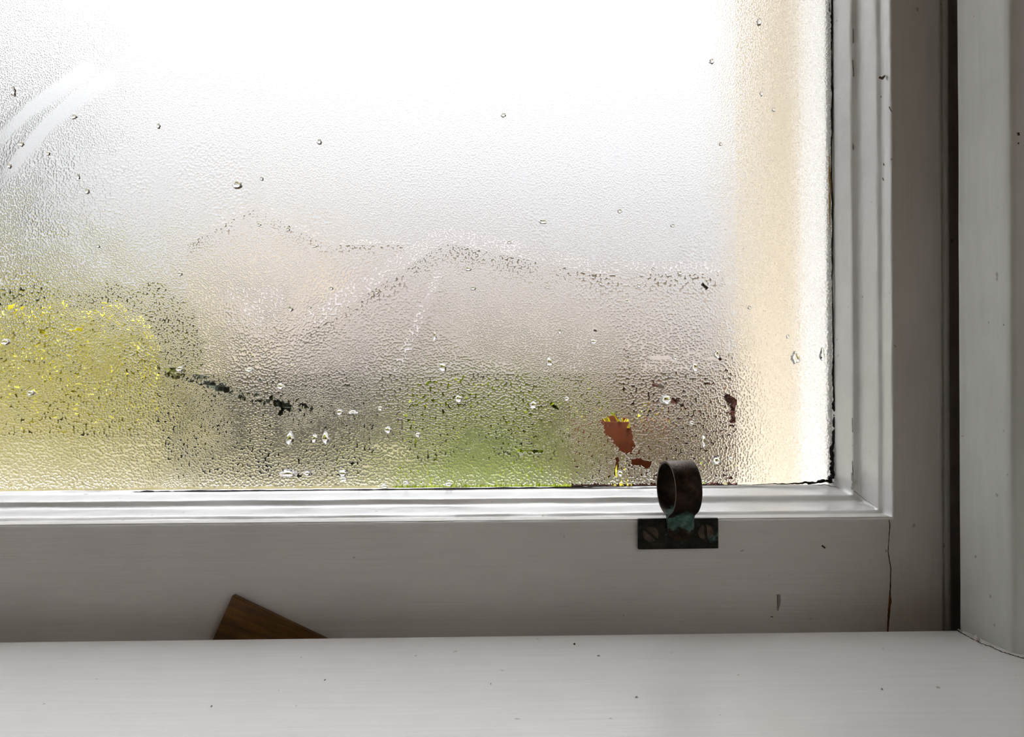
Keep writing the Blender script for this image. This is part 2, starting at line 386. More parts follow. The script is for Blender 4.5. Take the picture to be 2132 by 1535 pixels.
me.update(calc_edges=True); me.validate(); me.polygons.foreach_set('use_smooth', [False] * len(me.polygons))
mi = np.zeros(len(me.polygons), dtype=np.int32); mi[nq:] = 1; me.polygons.foreach_set('material_index', mi)
for nm, arr in (('clear', clear), ('smooth', smooth)):
    at_ = me.attributes.new(nm, 'FLOAT', 'POINT'); v_ = np.zeros(len(co), dtype=np.float32); v_[:arr.size] = arr.ravel(); at_.data.foreach_set('value', v_)

def misted():
    m = bpy.data.materials.new('misted_glass'); m.use_nodes = True; nt = m.node_tree; nt.nodes.remove(nt.nodes['Principled BSDF'])
    out = nt.nodes['Material Output']
    tc = N(nt, 'ShaderNodeTexCoord'); sx = N(nt, 'ShaderNodeSeparateXYZ'); L(nt, tc.outputs['Object'], sx.inputs[0])
    cb = N(nt, 'ShaderNodeCombineXYZ'); L(nt, sx.outputs[0], cb.inputs[0]); L(nt, sx.outputs[2], cb.inputs[1])
    # slight waviness so the drops are not laid out on a lattice
    wn = N(nt, 'ShaderNodeTexNoise', noise_dimensions='2D', i_Scale=420.0, i_Detail=2.0); L(nt, cb.outputs[0], wn.inputs['Vector'])
    off = N(nt, 'ShaderNodeVectorMath', operation='MULTIPLY_ADD'); L(nt, wn.outputs['Color'], off.inputs[0]); off.inputs[1].default_value = (0.0006, 0.0006, 0); L(nt, cb.outputs[0], off.inputs[2])
    def drops(scale, rnd=0.95):
        v = N(nt, 'ShaderNodeTexVoronoi', voronoi_dimensions='2D', feature='F1', i_Scale=scale, i_Randomness=rnd)
        L(nt, off.outputs[0], v.inputs['Vector'])
        d2 = fmath(nt, 'MULTIPLY', v.outputs['Distance'], v.outputs['Distance'])
        dome = fmath(nt, 'SUBTRACT', 1.0, fmath(nt, 'MULTIPLY', d2, 1.9), clamp=True)
        dome = fmath(nt, 'POWER', dome, 1.15)
        return v.outputs['Distance'], dome
    dA, hA = drops(800.0); dB, hB = drops(1150.0)
    ln = N(nt, 'ShaderNodeTexNoise', noise_dimensions='2D', i_Scale=16.0, i_Detail=3.0); L(nt, cb.outputs[0], ln.inputs['Vector'])
    # drops are coarser low down on the pane
    zr = N(nt, 'ShaderNodeMapRange', i_From_Min=CAM.z + 0.10, i_From_Max=ZB, i_To_Min=-0.10, i_To_Max=0.16); L(nt, sx.outputs[2], zr.inputs['Value'])
    coarse = ramp(nt, fmath(nt, 'ADD', ln.outputs['Fac'], zr.outputs[0]), [(0.46, (0,)), (0.60, (1,))])
    def mixf(f, a, b2):
        mx = N(nt, 'ShaderNodeMix', data_type='FLOAT'); 
        if isinstance(f, (int, float)): mx.inputs[0].default_value = f
        else: L(nt, f, mx.inputs[0])
        for s, v in ((2, a), (3, b2)):
            if isinstance(v, (int, float)): mx.inputs[s].default_value = v
            else: L(nt, v, mx.inputs[s])
        return mx.outputs[0]
    hgt = mixf(coarse.outputs[0], fmath(nt, 'MULTIPLY', hB, 0.78), hA)
    dst = mixf(coarse.outputs[0], dB, dA)
    sm = N(nt, 'ShaderNodeAttribute', attribute_name='smooth'); cl = N(nt, 'ShaderNodeAttribute', attribute_name='clear')
    # gaps between drops: the corners of the cells, more of them where the mist is thin
    gn = N(nt, 'ShaderNodeTexNoise', noise_dimensions='2D', i_Scale=55.0, i_Detail=4.0, i_Roughness=0.7); L(nt, cb.outputs[0], gn.inputs['Vector'])
    thr = N(nt, 'ShaderNodeMapRange', i_From_Min=0.3, i_From_Max=0.7, i_To_Min=0.70, i_To_Max=0.50); L(nt, gn.outputs['Fac'], thr.inputs['Value'])
    gap = fmath(nt, 'MULTIPLY', fmath(nt, 'SUBTRACT', dst, thr.outputs[0]), 14.0, clamp=True)
    gap = fmath(nt, 'MULTIPLY', gap, fmath(nt, 'SUBTRACT', 1.0, sm.outputs['Fac'], clamp=True))
    # clear patches with ragged borders
    rn = N(nt, 'ShaderNodeTexNoise', noise_dimensions='2D', i_Scale=300.0, i_Detail=4.0, i_Roughness=0.75); L(nt, cb.outputs[0], rn.inputs['Vector'])
    rag = fmath(nt, 'MULTIPLY', fmath(nt, 'SUBTRACT', fmath(nt, 'ADD', cl.outputs['Fac'], fmath(nt, 'MULTIPLY', rn.outputs['Fac'], 1.8)), 1.62), 9.0, clamp=True)
    gap = fmath(nt, 'MAXIMUM', gap, rag)
    hgt = fmath(nt, 'MULTIPLY', hgt, fmath(nt, 'SUBTRACT', 1.0, fmath(nt, 'MULTIPLY', sm.outputs['Fac'], 0.9), clamp=True))
    hgt = fmath(nt, 'MULTIPLY', hgt, fmath(nt, 'SUBTRACT', 1.0, gap, clamp=True))
    bp = N(nt, 'ShaderNodeBump', i_Strength=1.0, i_Distance=0.00018); L(nt, hgt, bp.inputs['Height'])
    g1 = N(nt, 'ShaderNodeBsdfGlass', i_IOR=1.4, i_Roughness=0.13); L(nt, bp.outputs[0], g1.inputs['Normal'])
    g2 = N(nt, 'ShaderNodeBsdfGlass', i_IOR=1.4, i_Roughness=0.55)
    g3 = N(nt, 'ShaderNodeBsdfGlass', i_IOR=1.4, i_Roughness=0.015)
    m1 = N(nt, 'ShaderNodeMixShader'); m1.inputs[0].default_value = 0.25; L(nt, g1.outputs[0], m1.inputs[1]); L(nt, g2.outputs[0], m1.inputs[2])
    m2 = N(nt, 'ShaderNodeMixShader'); L(nt, gap, m2.inputs[0]); L(nt, m1.outputs[0], m2.inputs[1]); L(nt, g3.outputs[0], m2.inputs[2])
    L(nt, m2.outputs[0], out.inputs['Surface'])
    return m
def clearglass(name, ior, rough=0.0):
    m = bpy.data.materials.new(name); m.use_nodes = True; nt = m.node_tree; nt.nodes.remove(nt.nodes['Principled BSDF'])
    g = N(nt, 'ShaderNodeBsdfGlass', i_IOR=ior, i_Roughness=rough); L(nt, g.outputs[0], nt.nodes['Material Output'].inputs['Surface']); return m
m_mist = misted(); m_clear = clearglass('clear_glass', 1.4); m_water = clearglass('water', 1.33)
pane = link('glass_pane', me, [m_mist, m_clear]); under(pane, win); pane['label'] = 'glass pane misted with fine condensation'

# big single drops on the pane
def drop_mesh(i, rx, rz, hh):
    vs = []; fs = []; nr, na = 6, 20
    for r_ in range(nr):
        t = (r_ + 1) / nr; h_ = hh * (1 - t * t) ** 0.6 if t < 1 else 0.0
        for k in range(na):
            a_ = 2 * math.pi * k / na; s_ = 1 + 0.45 * n1(math.cos(a_) * 1.3 + i * 3.1, math.sin(a_) * 1.3)
            sag = -0.18 * rz * t * (1 if math.sin(a_) < 0 else -0.5)
            vs.append((rx * t * s_ * math.cos(a_) * (0.85 if math.sin(a_) > 0.3 else 1), -h_, rz * t * s_ * math.sin(a_) + sag * abs(math.sin(a_))))
    vs.append((0, -hh, 0)); c = len(vs) - 1; vs.append((0, 0, 0)); c2 = len(vs) - 1
    for k in range(na): fs.append((c, k, (k + 1) % na)); 
    for r_ in range(nr - 1):
        for k in range(na):
            a_, b_ = r_ * na + k, r_ * na + (k + 1) % na; fs.append((a_, a_ + na, b_ + na, b_))
    o0 = (nr - 1) * na
    for k in range(na): fs.append((c2, o0 + (k + 1) % na, o0 + k))
    return vs, fs
s_ = PANE_D / F_PX
for i, (px, py, rx, rz) in enumerate(DROPS):
    p = at(px, py, PANE_D - 0.0001)
    vs, fs = drop_mesh(i, rx * s_, rz * s_, 0.29 * min(rx, rz) * s_ + 0.00012)
    bmx = bmesh.new(); vv = [bmx.verts.new(v) for v in vs]
    for f in fs: bmx.faces.new([vv[k] for k in f])
    o = finish(bmx, 'water_drop', m_water, None, True); o.location = (p.x, H - 0.0001, p.z)
    hz = 'low' if py > 700 else ('halfway up' if py > 350 else 'high up')
    vt = 'left part' if px < 500 else ('middle' if px < 1000 else ('right half' if px < 1500 else 'right edge'))
    o['label'] = 'single larger clear water drop %s on the %s of the misted pane' % (hz, vt)
    o['category'] = 'water drop'; o['group'] = 'larger water drops %s on the %s of the pane' % (hz, vt)

# black mould along the pane edges, dirt, cracks and marks in the paint
def ribbon(name, pts, widths, d, m, parent, thick=0.0002, jag=0.35, sub=10, seed=0, lift=0.0):
    """thin irregular ridge following photo pixels on a plane d in front of the camera"""
    P = []
    for (a, b2), (wa, wb) in zip(zip(pts[:-1], pts[1:]), zip(widths[:-1], widths[1:])):
        for i in range(sub):
            t = i / sub; P.append((a[0] + (b2[0] - a[0]) * t, a[1] + (b2[1] - a[1]) * t, wa + (wb - wa) * t))
    P.append((pts[-1][0], pts[-1][1], widths[-1]))
    vs = []; fs = []
    for k, (x, y, wd) in enumerate(P):
        q = P[min(k + 1, len(P) - 1)]; q0 = P[max(k - 1, 0)]; dx, dy = q[0] - q0[0], q[1] - q0[1]; l = math.hypot(dx, dy) or 1
        nx_, ny_ = -dy / l, dx / l
        wl = wd / 2 * (1 + jag * 2 * n1(k * 0.55, seed)); wr = wd / 2 * (1 + jag * 2 * n1(k * 0.55, seed + 9)); c = wd * jag * 0.8 * n1(k * 0.23, seed + 4)
        for sgn, ww in ((1, max(wl, .05)), (-1, max(wr, .05))):
            pt = at(x + nx_ * (c + sgn * ww), y + ny_ * (c + sgn * ww), d); vs.append((pt.x, pt.y - lift, pt.z)); 
        for sgn, ww in ((1, max(wl, .05)), (-1, max(wr, .05))):
            pt = at(x + nx_ * (c + sgn * ww * 0.5), y + ny_ * (c + sgn * ww * 0.5), d); vs.append((pt.x, pt.y - lift - thick, pt.z))
    for k in range(len(P) - 1):
        a = k * 4; b2 = a + 4
        fs += [(a, a + 2, b2 + 2, b2), (a + 2, a + 3, b2 + 3, b2 + 2), (a + 3, a + 1, b2 + 1, b2 + 3), (a, b2, b2 + 1, a + 1)]
    o = from_py(name, vs, fs, m); 
    return under(o, parent) if parent else o
ribbon('black_mould', [(1732, -20), (1733, 60), (1731, 110), (1733, 200), (1731, 330), (1733, 480), (1732, 600), (1735, 720), (1735, 800), (1737, 860), (1734, 930), (1733, 985), (1728, 1004)],
       [4, 6, 1.5, 5, 2, 2.5, 1.5, 3, 4, 6, 7, 9, 13], PANE_D - 0.0008, m_mould_black, win, 0.0006, 0.6, 18, 2)
ribbon('black_mould', [(-20, 1030), (140, 1029), (300, 1024), (420, 1022), (700, 1020), (900, 1018), (1200, 1014), (1345, 1012), (1560, 1010), (1650, 1007), (1732, 1003)],
       [2, 1.6, 2.6, 1.6, 1, 1.5, 2.2, 1.2, 1, 2.6, 8], PANE_D - 0.0008, m_mould_black, win, 0.0006, 0.6, 20, 5)
ribbon('dirt_fleck', [(1690, 1010), (1722, 1010), (1752, 1017)], [0.5, 2.5, 0.5], PANE_D - 0.004, m_smear, win, 0.0002, 0.8, 10, 6)
ribbon('rim_flake', [(1727, 320), (1729, 380), (1728, 420), (1728, 485)], [1.5, 5, 3, 1], PANE_D - 0.0006, plain('ochre_paint', (0.50, 0.34, 0.12), 0.7), win, 0.0002, 0.5, 8, 3)
ribbon('rim_flake', [(1727, 5), (1728, 24)], [1, 2.5], PANE_D - 0.0006, m_mould_black, win, 0.0002, 0.4, 5, 3)
ribbon('joint_crack', [(1850, 1080), (1853, 1092), (1851, 1120), (1849, 1150), (1855, 1185), (1854, 1210), (1853, 1238)], [1.0, 1.5, 1.3, 1.6, 1.8, 1.8, 3.0], D - 0.0001, m_crack, win, 0.00005, 0.3, 7, 1)
ribbon('joint_crack', [(1853, 1236), (1853, 1250), (1851, 1275), (1848, 1318)], [3.0, 5.5, 5.0, 2.5], D - 0.0001, m_barewood, win, 0.00005, 0.25, 7, 2)
ribbon('mitre_crack', [(1778, 1022), (1800, 1040), (1828, 1058)], [0.9, 0.6, 0.5], D + 0.0085, m_crack, win, 0.0002, 0.4, 8, 2)
ribbon('paint_mark', [(1621, 1238), (1622, 1250), (1621, 1262), (1620, 1272)], [7, 8, 5, 2], D - 0.0002, m_smear, win, 0.0002, 0.2, 4, 2)
ribbon('paint_mark', [(1711, 1136), (1718, 1141)], [3, 4], D - 0.0002, m_crack, win, 0.0002, 0.3, 4, 3)
ribbon('paint_mark', [(1605, 1284), (1609, 1285)], [2, 2], D - 0.0002, m_crack, win, 0.0002, 0.3, 4, 3)
ribbon('insect_speck', [(1830, 161), (1836, 163), (1841, 158)], [4, 6, 4], D + 0.004, plain('insect_brown', (0.07, 0.03, 0.015), 0.5), win, 0.0008, 0.2, 4, 3)
for (a, b2, dd) in [((1851, 222), (1856, 232), 0), ((1854, 228), (1857, 233), 0), ((1839, 340), (1841, 345), .004), ((1855, 330), (1857, 334), 0), ((1837, 370), (1840, 376), .004), ((1833, 200), (1835, 203), .004)]:
    ribbon('paint_mark', [a, b2], [2.5, 3], D + dd - 0.0012, m_smear, win, 0.0003, 0.3, 3, 3)
for a, b2, wd in [((1776, 60), (1776, 90), 2), ((1775, 125), (1777, 160), 2.5), ((1776, 300), (1776, 312), 2), ((1774, 870), (1775, 900), 2), ((1774, 960), (1776, 990), 3.5)]:
    ribbon('chipped_paint', [a, b2], [0.4, wd * 0.45], PANE_D - 0.0166, m_crack, win, 0.0003, 0.4, 6, 4)
ribbon('chipped_paint', [(1773, 985), (1778, 1005), (1774, 1020)], [3, 8, 6], PANE_D - 0.0168, m_caulk, win, 0.0006, 0.3, 5, 7)
# dark insect casing stuck on the pane
bug = ribbon('insect_casing', [(1461, 591), (1466, 596), (1472, 602)], [7, 5, 8], PANE_D - 0.0002, plain('casing_brown', (0.05, 0.045, 0.02), 0.6), None, 0.0011, 0.2, 5, 8)
tag(bug, 'tiny dark insect casing stuck on the misted pane', 'insect')
bug2 = ribbon('insect_casing', [(1236, 687), (1242, 690)], [3, 4], PANE_D - 0.0002, bug.data.materials[0], None, 0.0008, 0.3, 4, 2)
tag(bug2, 'smaller olive speck of insect on the pane, below and left of the larger one', 'insect')

# ------------------------------------------------------------------ frame: right lining, sill board
DS = D - GAP
JX = at(1998, 1000, DS).x
FX0 = XS + 0.0012
trimr = empty('trim_1', (JX, 0, SILL_Z)); tag(trimr, 'white painted window lining at the right of the sash', None, None, 'structure')
def extr(name, prof_, z0, z1, m, parent, wob=0.0002, n=200, seed=0):
    vs = []; fs = []; k_ = len(prof_); zs = lin(z0, z1, n)
    for z in zs:
        for k, (x, y) in enumerate(prof_):
            vs.append((x + wob * n1(z * 22, seed + k * .15) , y + wob * n1(z * 18, seed + 5 + k * .15), z))
    for j in range(n):
        for k in range(k_):
            a = j * k_ + k; b2 = j * k_ + (k + 1) % k_; fs.append((a, b2, b2 + k_, a + k_))
    bmx = bmesh.new(); vv = [bmx.verts.new(v) for v in vs]
    for f in fs: bmx.faces.new([vv[i] for i in f])
    bmx.faces.new(vv[:k_]); bmx.faces.new(vv[-k_:])
    return under(finish(bmx, name, m, None, True), parent)
_r = fwd + rgt * ((2104 - 1066.0) / F_PX) - up * ((1359 - 767.5) / F_PX)
c1 = CAM + _r * ((SILL_Z - CAM.z) / _r.z); dJ = c1.y + D
jp = [(JX + 0.010, -GAP + 0.012), (JX + 0.0026, -GAP + 0.003), (JX, -GAP - 0.0002), (JX + 0.0004, -GAP - 0.0010)]
e0 = jp[-1]; e1 = (c1.x, c1.y)
for i in range(1, 9): jp.append((e0[0] + (e1[0] - e0[0]) * i / 9, e0[1] + (e1[1] - e0[1]) * i / 9 ))
jp += [(e1[0] + 0.0001, e1[1]), (e1[0] + 0.0006, e1[1] - 0.0007), (e1[0] + 0.0014, e1[1] - 0.0012), (e1[0] + 0.0026, e1[1] - 0.0015), (e1[0] + 0.008, e1[1] - 0.0019), (e1[0] + 0.06, e1[1] - 0.0022), (e1[0] + 0.06, -GAP + 0.012)]
for w0, w1 in []: pass
ln_ = extr('lining', jp, SILL_Z - 0.03, SILL_Z + 1.12, m_jamb, trimr, 0.00025, 240, 3)
# shadowed rebate strip behind the gap
extr('rebate_strip', [(FX0 - 0.0004, 0.0030), (FX0 + 0.0024, 0.0024), (FX0 + 0.0028, 0.012), (JX + 0.004, 0.014), (JX + 0.03, 0.014), (JX + 0.03, 0.05), (FX0 - 0.0004, 0.05)], SILL_Z - 0.03, SILL_Z + 1.12, m_stile, trimr, 0.0001, 60, 9)
ribbon('paint_mark', [(2076, 605), (2078, 630), (2084, 667)], [1.6, 2, 2], dJ + 0.006, m_smear, trimr, 0.0001, 0.2, 6, 1)
ribbon('paint_mark', [(2089, 675), (2093, 682), (2096, 690)], [2.5, 3, 2], dJ + 0.0025, m_smear, trimr, 0.0001, 0.2, 4, 2)
ribbon('paint_mark', [(2120, 276), (2122, 282)], [4, 4], dJ - 0.0018, m_crack, trimr, 0.0001, 0.2, 4, 2)
ribbon('paint_mark', [(2120, 297), (2121, 300)], [3, 3], dJ - 0.0018, m_crack, trimr, 0.0001, 0.2, 4, 2)

# sill board: rounded back edge by the gap, level top
sill = empty('trim_2', (0, -0.1, SILL_Z)); tag(sill, 'white painted window board below the sash', None, None, 'structure')
bm = bmesh.new()
xs = lin(XL - 0.10, JX + 0.20, 260); prs = [(-0.245, -0.028), (-0.256, -0.014)]
for i in range(7): a_ = i / 6 * math.pi / 2 ; prs.append((-0.248 - 0.008 * math.cos(a_) , -0.008 + 0.008 * math.sin(a_)))
for i in range(1, 40): prs.append((-0.248 + (0.248 - GAP - 0.0012) * i / 40, 0.0))
for i in range(5): a_ = i / 4 * math.pi / 2; prs.append((-GAP - 0.0012 + 0.0012 * math.sin(a_), -0.0012 + 0.0012 * math.cos(a_)))
prs += [(-GAP, -0.028)]
# the lining stands on the board: the board runs under it
rows = []
for x in xs:
    rows.append([bm.verts.new((x, y + (0.0003 * n1(x * 14, 3) if y > -0.02 else 0), SILL_Z + z + (0.00015 * n1(x * 11, y * 20) if abs(z) < 1e-6 else 0))) for y, z in prs])
for a, b2 in zip(rows[:-1], rows[1:]):
    for k in range(len(prs)):
        k2 = (k + 1) % len(prs); bm.faces.new((a[k], b2[k], b2[k2], a[k2]))
bm.faces.new(rows[0]); bm.faces.new(rows[-1])
sb = under(finish(bm, 'sill_board', m_sill, None, True), sill)
bm = bmesh.new(); add_box(bm, XL - 0.06, JX + 0.05, -GAP + 0.0002, 0.05, SILL_Z - 0.032, SILL_Z - 0.018); under(finish(bm, 'sub_sill', m_stile), sill)
# marks lying on the board
def onsill(px, py):
    r_ = fwd + rgt * ((px - 1066.0) / F_PX) - up * ((py - 767.5) / F_PX); return CAM + r_ * ((SILL_Z - CAM.z) / r_.z)
def chip(px, py, wpx, dpx, m, name='paint_mark'):
    c = onsill(px, py); s = -c.y; dd = c.y + D; s = dd / F_PX
    vs = [(c.x, c.y, SILL_Z + 0.0006)]; k_ = 8
    for k in range(k_): a_ = k * 2 * math.pi / k_; q = 1 + 0.5 * n1(k * 1.3, px); vs.append((c.x + wpx * s * q * math.cos(a_), c.y + dpx * s * 3 * q * math.sin(a_), SILL_Z + 0.0001))
    return under(from_py(name, vs, [(0, k + 1, (k + 1) % k_ + 1) for k in range(k_)], m), sill)
for a in [(1196, 1342, 2.5, 1.5, m_crack), (1246, 1367, 4, 0.8, m_smear), (1022, 1425, 1.2, 1.6, m_smear), (1325, 1453, 3.5, 1, m_smear), (676, 1417, 2, 1.5, m_smear), (440, 1472, 2, 1.2, m_smear), (1836, 1436, 2, 1, m_smear)]: chip(*a)
# cracked caulk line between lining and board
def seam(name, pts, r_, m, seed, up_=0.0, jag=0.4):
    P = []
    for a, b2 in zip(pts[:-1], pts[1:]):
        for i in range(9): t = i / 9; P.append(((a[0] + (b2[0] - a[0]) * t), (a[1] + (b2[1] - a[1]) * t)))
    P.append(pts[-1]); vs = []; fs = []
    for k, (px, py) in enumerate(P):
        c = onsill(px, py + 1.5 * n1(k * .7, seed)); q = Vector((0.25, -1, 0)).normalized(); nrm = Vector((1, 0.25, 0)).normalized(); rr = r_ * (1 + jag * n1(k * .8, seed + 3))
        for j in range(6):
            a_ = j * math.pi / 3; pt = c + nrm * rr * math.cos(a_) + Vector((0, 0, 1)) * (rr * 0.7 * math.sin(a_) + up_); vs.append(tuple(pt))
    for k in range(len(P) - 1):
        for j in range(6): a = k * 6 + j; b2 = k * 6 + (j + 1) % 6; fs.append((a, b2, b2 + 6, a + 6))
    return under(from_py(name, vs, fs, m, None, True), trimr)
SE = [(1993, 1313), (2010, 1322), (2030, 1333), (2046, 1341), (2062, 1346), (2085, 1357), (2108, 1364), (2135, 1372)]
seam('caulk', [(x + 2, y - 2) for x, y in SE], 0.0004, m_sill, 1)
seam('caulk_crack', [(x, y + 1) for x, y in SE], 0.0002, m_crack, 2, 0.0001, 0.9)
bm = bmesh.new(); bmesh.ops.create_icosphere(bm, subdivisions=2, radius=0.0012)
for v in bm.verts: v.co = Vector((v.co.x * 0.9, v.co.y * 1.2, v.co.z * 1.2)) * (1 + 0.35 * n1(v.co.x * 700, v.co.z * 900))
pc = onsill(2030, 1334); bmesh.ops.translate(bm, verts=bm.verts, vec=(pc.x + 0.0006, pc.y, SILL_Z + 0.0008)); under(finish(bm, 'caulk_lump', m_sill, None, True), trimr)

# ------------------------------------------------------------------ wooden wedge stuck in the gap
wp = [at(484, 1240, D - 0.0032), at(443, 1332, D - 0.0032), at(676, 1331, D - 0.0032)]
zb = SILL_Z - 0.018
def down(p, q): t = (zb - p.z) / (q.z - p.z); return (p.x + (q.x - p.x) * t, zb)
ol = [(wp[0].x, wp[0].z), down(wp[0], wp[1]), down(wp[0], wp[2])]
bm = bmesh.new(); add_prism(bm, ol, -0.0034, -0.0003, 0.0004)
org = Vector(((ol[1][0] + ol[2][0]) / 2, -0.002, zb))
bmesh.ops.translate(bm, verts=bm.verts, vec=-org)
wd = finish(bm, 'wooden_wedge', m_wedge); wd.location = org
tag(wd, 'small varnished brown wooden wedge stuck between the rail and the sill board', 'wedge')

# ------------------------------------------------------------------ bronze ring fastener
pl0, pl1 = at(1327, 1079, D), at(1494, 1141, D)
root = empty('ring_fastener', ((pl0.x + pl1.x) / 2, 0, (pl0.z + pl1.z) / 2))
tag(root, 'dark bronze ring on a screwed plate with green tarnish, on the bottom rail', 'window fastener')
neck = at(1418, 1078, D)
m_plate = bronze('bronze_plate', 0.60, None, ((0.008, 0.009, 0.007), (0.036, 0.034, 0.025))); m_ring = bronze('bronze_ring', 0.62, (tuple(neck), 0.003, 0.0120)); m_screw = bronze('bronze_screw', 0.60, None, ((0.04, 0.034, 0.027), (0.13, 0.10, 0.075)))
bm = bmesh.new(); add_box(bm, pl0.x, pl1.x, -0.0016, 0.0001, pl1.z, pl0.z, 0.0004, 2)
for v in bm.verts: v.co.z += 0.00015 * n1(v.co.x * 200, v.co.z * 100)
under(finish(bm, 'back_plate', m_plate), root)
# band path in (y,z)
R_ = 0.0117; top = at(1420, 962, D); cz = top.z - R_; nz_ = pl0.z + 0.0002
path = [(-0.0031, at(1410, 1121, D).z), (-0.0031, nz_ - 0.004), (-0.0029, nz_ - 0.0006), (-0.0034, nz_ + 0.0007)]
for k in range(0, 41):
    a_ = math.radians(-90 - 22) - math.radians(316) * k / 40
    path.append((R_ * math.cos(a_), cz + R_ * math.sin(a_)))
path += [(-0.0002, nz_ + 0.0012), (-0.0018, nz_ + 0.0002), (-0.0019, nz_ - 0.0022)]
# smooth path
for _ in range(2):
    q = [path[0]]
    for a, b2 in zip(path[:-1], path[1:]): q += [(a[0] * .75 + b2[0] * .25, a[1] * .75 + b2[1] * .25), (a[0] * .25 + b2[0] * .75, a[1] * .25 + b2[1] * .75)]
    q.append(path[-1]); path = q
x0r, x1r = at(1386, 1090, D).x, at(1441, 1090, D).x
T = 0.0006; bm = bmesh.new(); rows = []
for k, (y, z) in enumerate(path):
    q = path[min(k + 1, len(path) - 1)]; q0 = path[max(k - 1, 0)]; dy, dz = q[0] - q0[0], q[1] - q0[1]; l = math.hypot(dy, dz) or 1; ny, nz2 = -dz / l, dy / l
    tt = 0
    zz = z; inset = 0.0
    if z < nz_ - 0.004 and k < 30:           # rounded foot of the tab
        tz = (nz_ - 0.004 - z) / (nz_ - 0.004 - path[0][1]); inset = 0.0038 * (1 - math.sqrt(max(0, 1 - tz * tz)))
    sec = []
    for (xx, o_) in ((x0r + inset, -T * .7), (x0r + inset + 0.0003, -T), (x1r - inset - 0.0003, -T), (x1r - inset, -T * .7), (x1r - inset, T * .7), (x1r - inset - 0.0003, T), (x0r + inset + 0.0003, T), (x0r + inset, T * .7)):
        yy, z2 = y + ny * o_, zz + nz2 * o_
        if z > nz_ + 0.0002:                 # the loop is turned a little on its foot
            f_ = min(1, (z - nz_) / 0.004); a_ = math.radians(8) * f_; xc = (x0r + x1r) / 2; xr, yr = xx - xc, yy
            xx2, yy2 = xc + xr * math.cos(a_) - yr * math.sin(a_), yr * math.cos(a_) + xr * math.sin(a_)
            sec.append(bm.verts.new((xx2, yy2, z2)))
        else: sec.append(bm.verts.new((xx, yy, z2)))
    rows.append(sec)
for a, b2 in zip(rows[:-1], rows[1:]):
    for j in range(8): bm.faces.new((a[j], a[(j + 1) % 8], b2[(j + 1) % 8], b2[j]))
bm.faces.new(rows[0]); bm.faces.new(rows[-1])
ro = under(finish(bm, 'ring_loop', m_ring, None, True), root)
mod = ro.modifiers.new('edge', 'EDGE_SPLIT'); mod.split_angle = math.radians(40)
# slotted screws
def screw(px, py, rpx, ang):
    c = at(px, py, D - 0.0018); r_ = rpx * D / F_PX; bm = bmesh.new()
    sw = r_ * 0.17; n_ = 22; yf = -0.0023; yb = -0.0012; ys = -0.0017
    def half(sg):
        a0 = math.asin(sw / r_); pts = [(r_ * math.cos(a_), sg * r_ * math.sin(a_)) for a_ in [a0 + (math.pi - 2 * a0) * i / n_ for i in range(n_ + 1)]]
        A = [bm.verts.new((x * 0.9, yf, z if abs(z) < sw * 1.01 else z * 0.92)) for x, z in pts]; B = [bm.verts.new((x, yf + 0.0003, z)) for x, z in pts]; C = [bm.verts.new((x, yb, z)) for x, z in pts]
        bm.faces.new(A)
        for P, Q in ((A, B), (B, C)):
            for i in range(len(P)): j = (i + 1) % len(P); bm.faces.new((P[i], P[j], Q[j], Q[i]))
    half(1); half(-1)
    c_ = [bm.verts.new((r_ * .97 * math.cos(i * math.pi / 12), ys, r_ * .97 * math.sin(i * math.pi / 12))) for i in range(24)]; bm.faces.new(c_)
    bmesh.ops.rotate(bm, verts=bm.verts, cent=(0, 0, 0), matrix=Matrix.Rotation(-math.radians(ang), 3, 'Y'))
    bmesh.ops.translate(bm, verts=bm.verts, vec=(c.x, 0.0003, c.z))
    under(finish(bm, 'screw', m_screw), root)
screw(1355, 1113, 16.5, -42); screw(1469, 1109, 17, -83)

# ------------------------------------------------------------------ the room round the camera (an added side window lets in more daylight)
FL, CE = SILL_Z - 0.9, SILL_Z + 1.55
OX0, OX1, OZ0, OZ1 = XL - 0.06, JX + 0.012, SILL_Z - 0.03, SILL_Z + 1.12
def struct(name, boxes, m, bev=0):
    bm = bmesh.new()
    for b_ in boxes: add_box(bm, *b_, bev)
    return tag(finish(bm, name, m), None, None, None, 'structure')
WY0, WY1 = c1.y + 0.0005, 0.050
wy = [(-2.6, OX0, WY0, WY1, FL, CE), (OX1 + 0.015, 1.6, WY0, WY1, FL, CE), (OX0, OX1 + 0.015, WY0, WY1, FL, OZ0 - 0.001), (OX0, OX1 + 0.015, WY0, WY1, OZ1, CE)]
struct('wall_front', wy, m_room)
# outer leaf of the wall: its cream reveal shows through the right of the pane
RX = at(1532, 500, D + 0.23).x; RXL = XL - 0.02
struct('wall_outer', [(-3.0, RXL, 0.0502, 0.23, FL - 0.6, CE + 0.3), (RX, 2.0, 0.085, 0.23, FL - 0.6, CE + 0.3), (RXL, RX, 0.0502, 0.23, FL - 0.6, SILL_Z - 0.02), (RXL, RX, 0.0502, 0.23, OZ1, CE + 0.3), (RX + 0.03, 2.0, 0.0502, 0.085, FL - 0.6, CE + 0.3)], m_render)
bm = bmesh.new(); add_box(bm, XR + 0.001, RX + 0.03, 0.0502, 0.085, SILL_Z - 0.02, OZ1, 0.001)
tag(finish(bm, 'trim_3', m_outwood), 'white outer window post seen through the right edge of the pane', None, None, 'structure')
bm = bmesh.new(); add_box(bm, RXL, RX, 0.086, 0.27, SILL_Z - 0.02, SILL_Z - 0.005, 0.002)
tag(finish(bm, 'trim_4', m_outwood), 'outer window ledge below the pane', None, None, 'structure')
struct('wall_left', [(-2.7, -2.6, -3.3, WY1, FL, CE)], m_room)
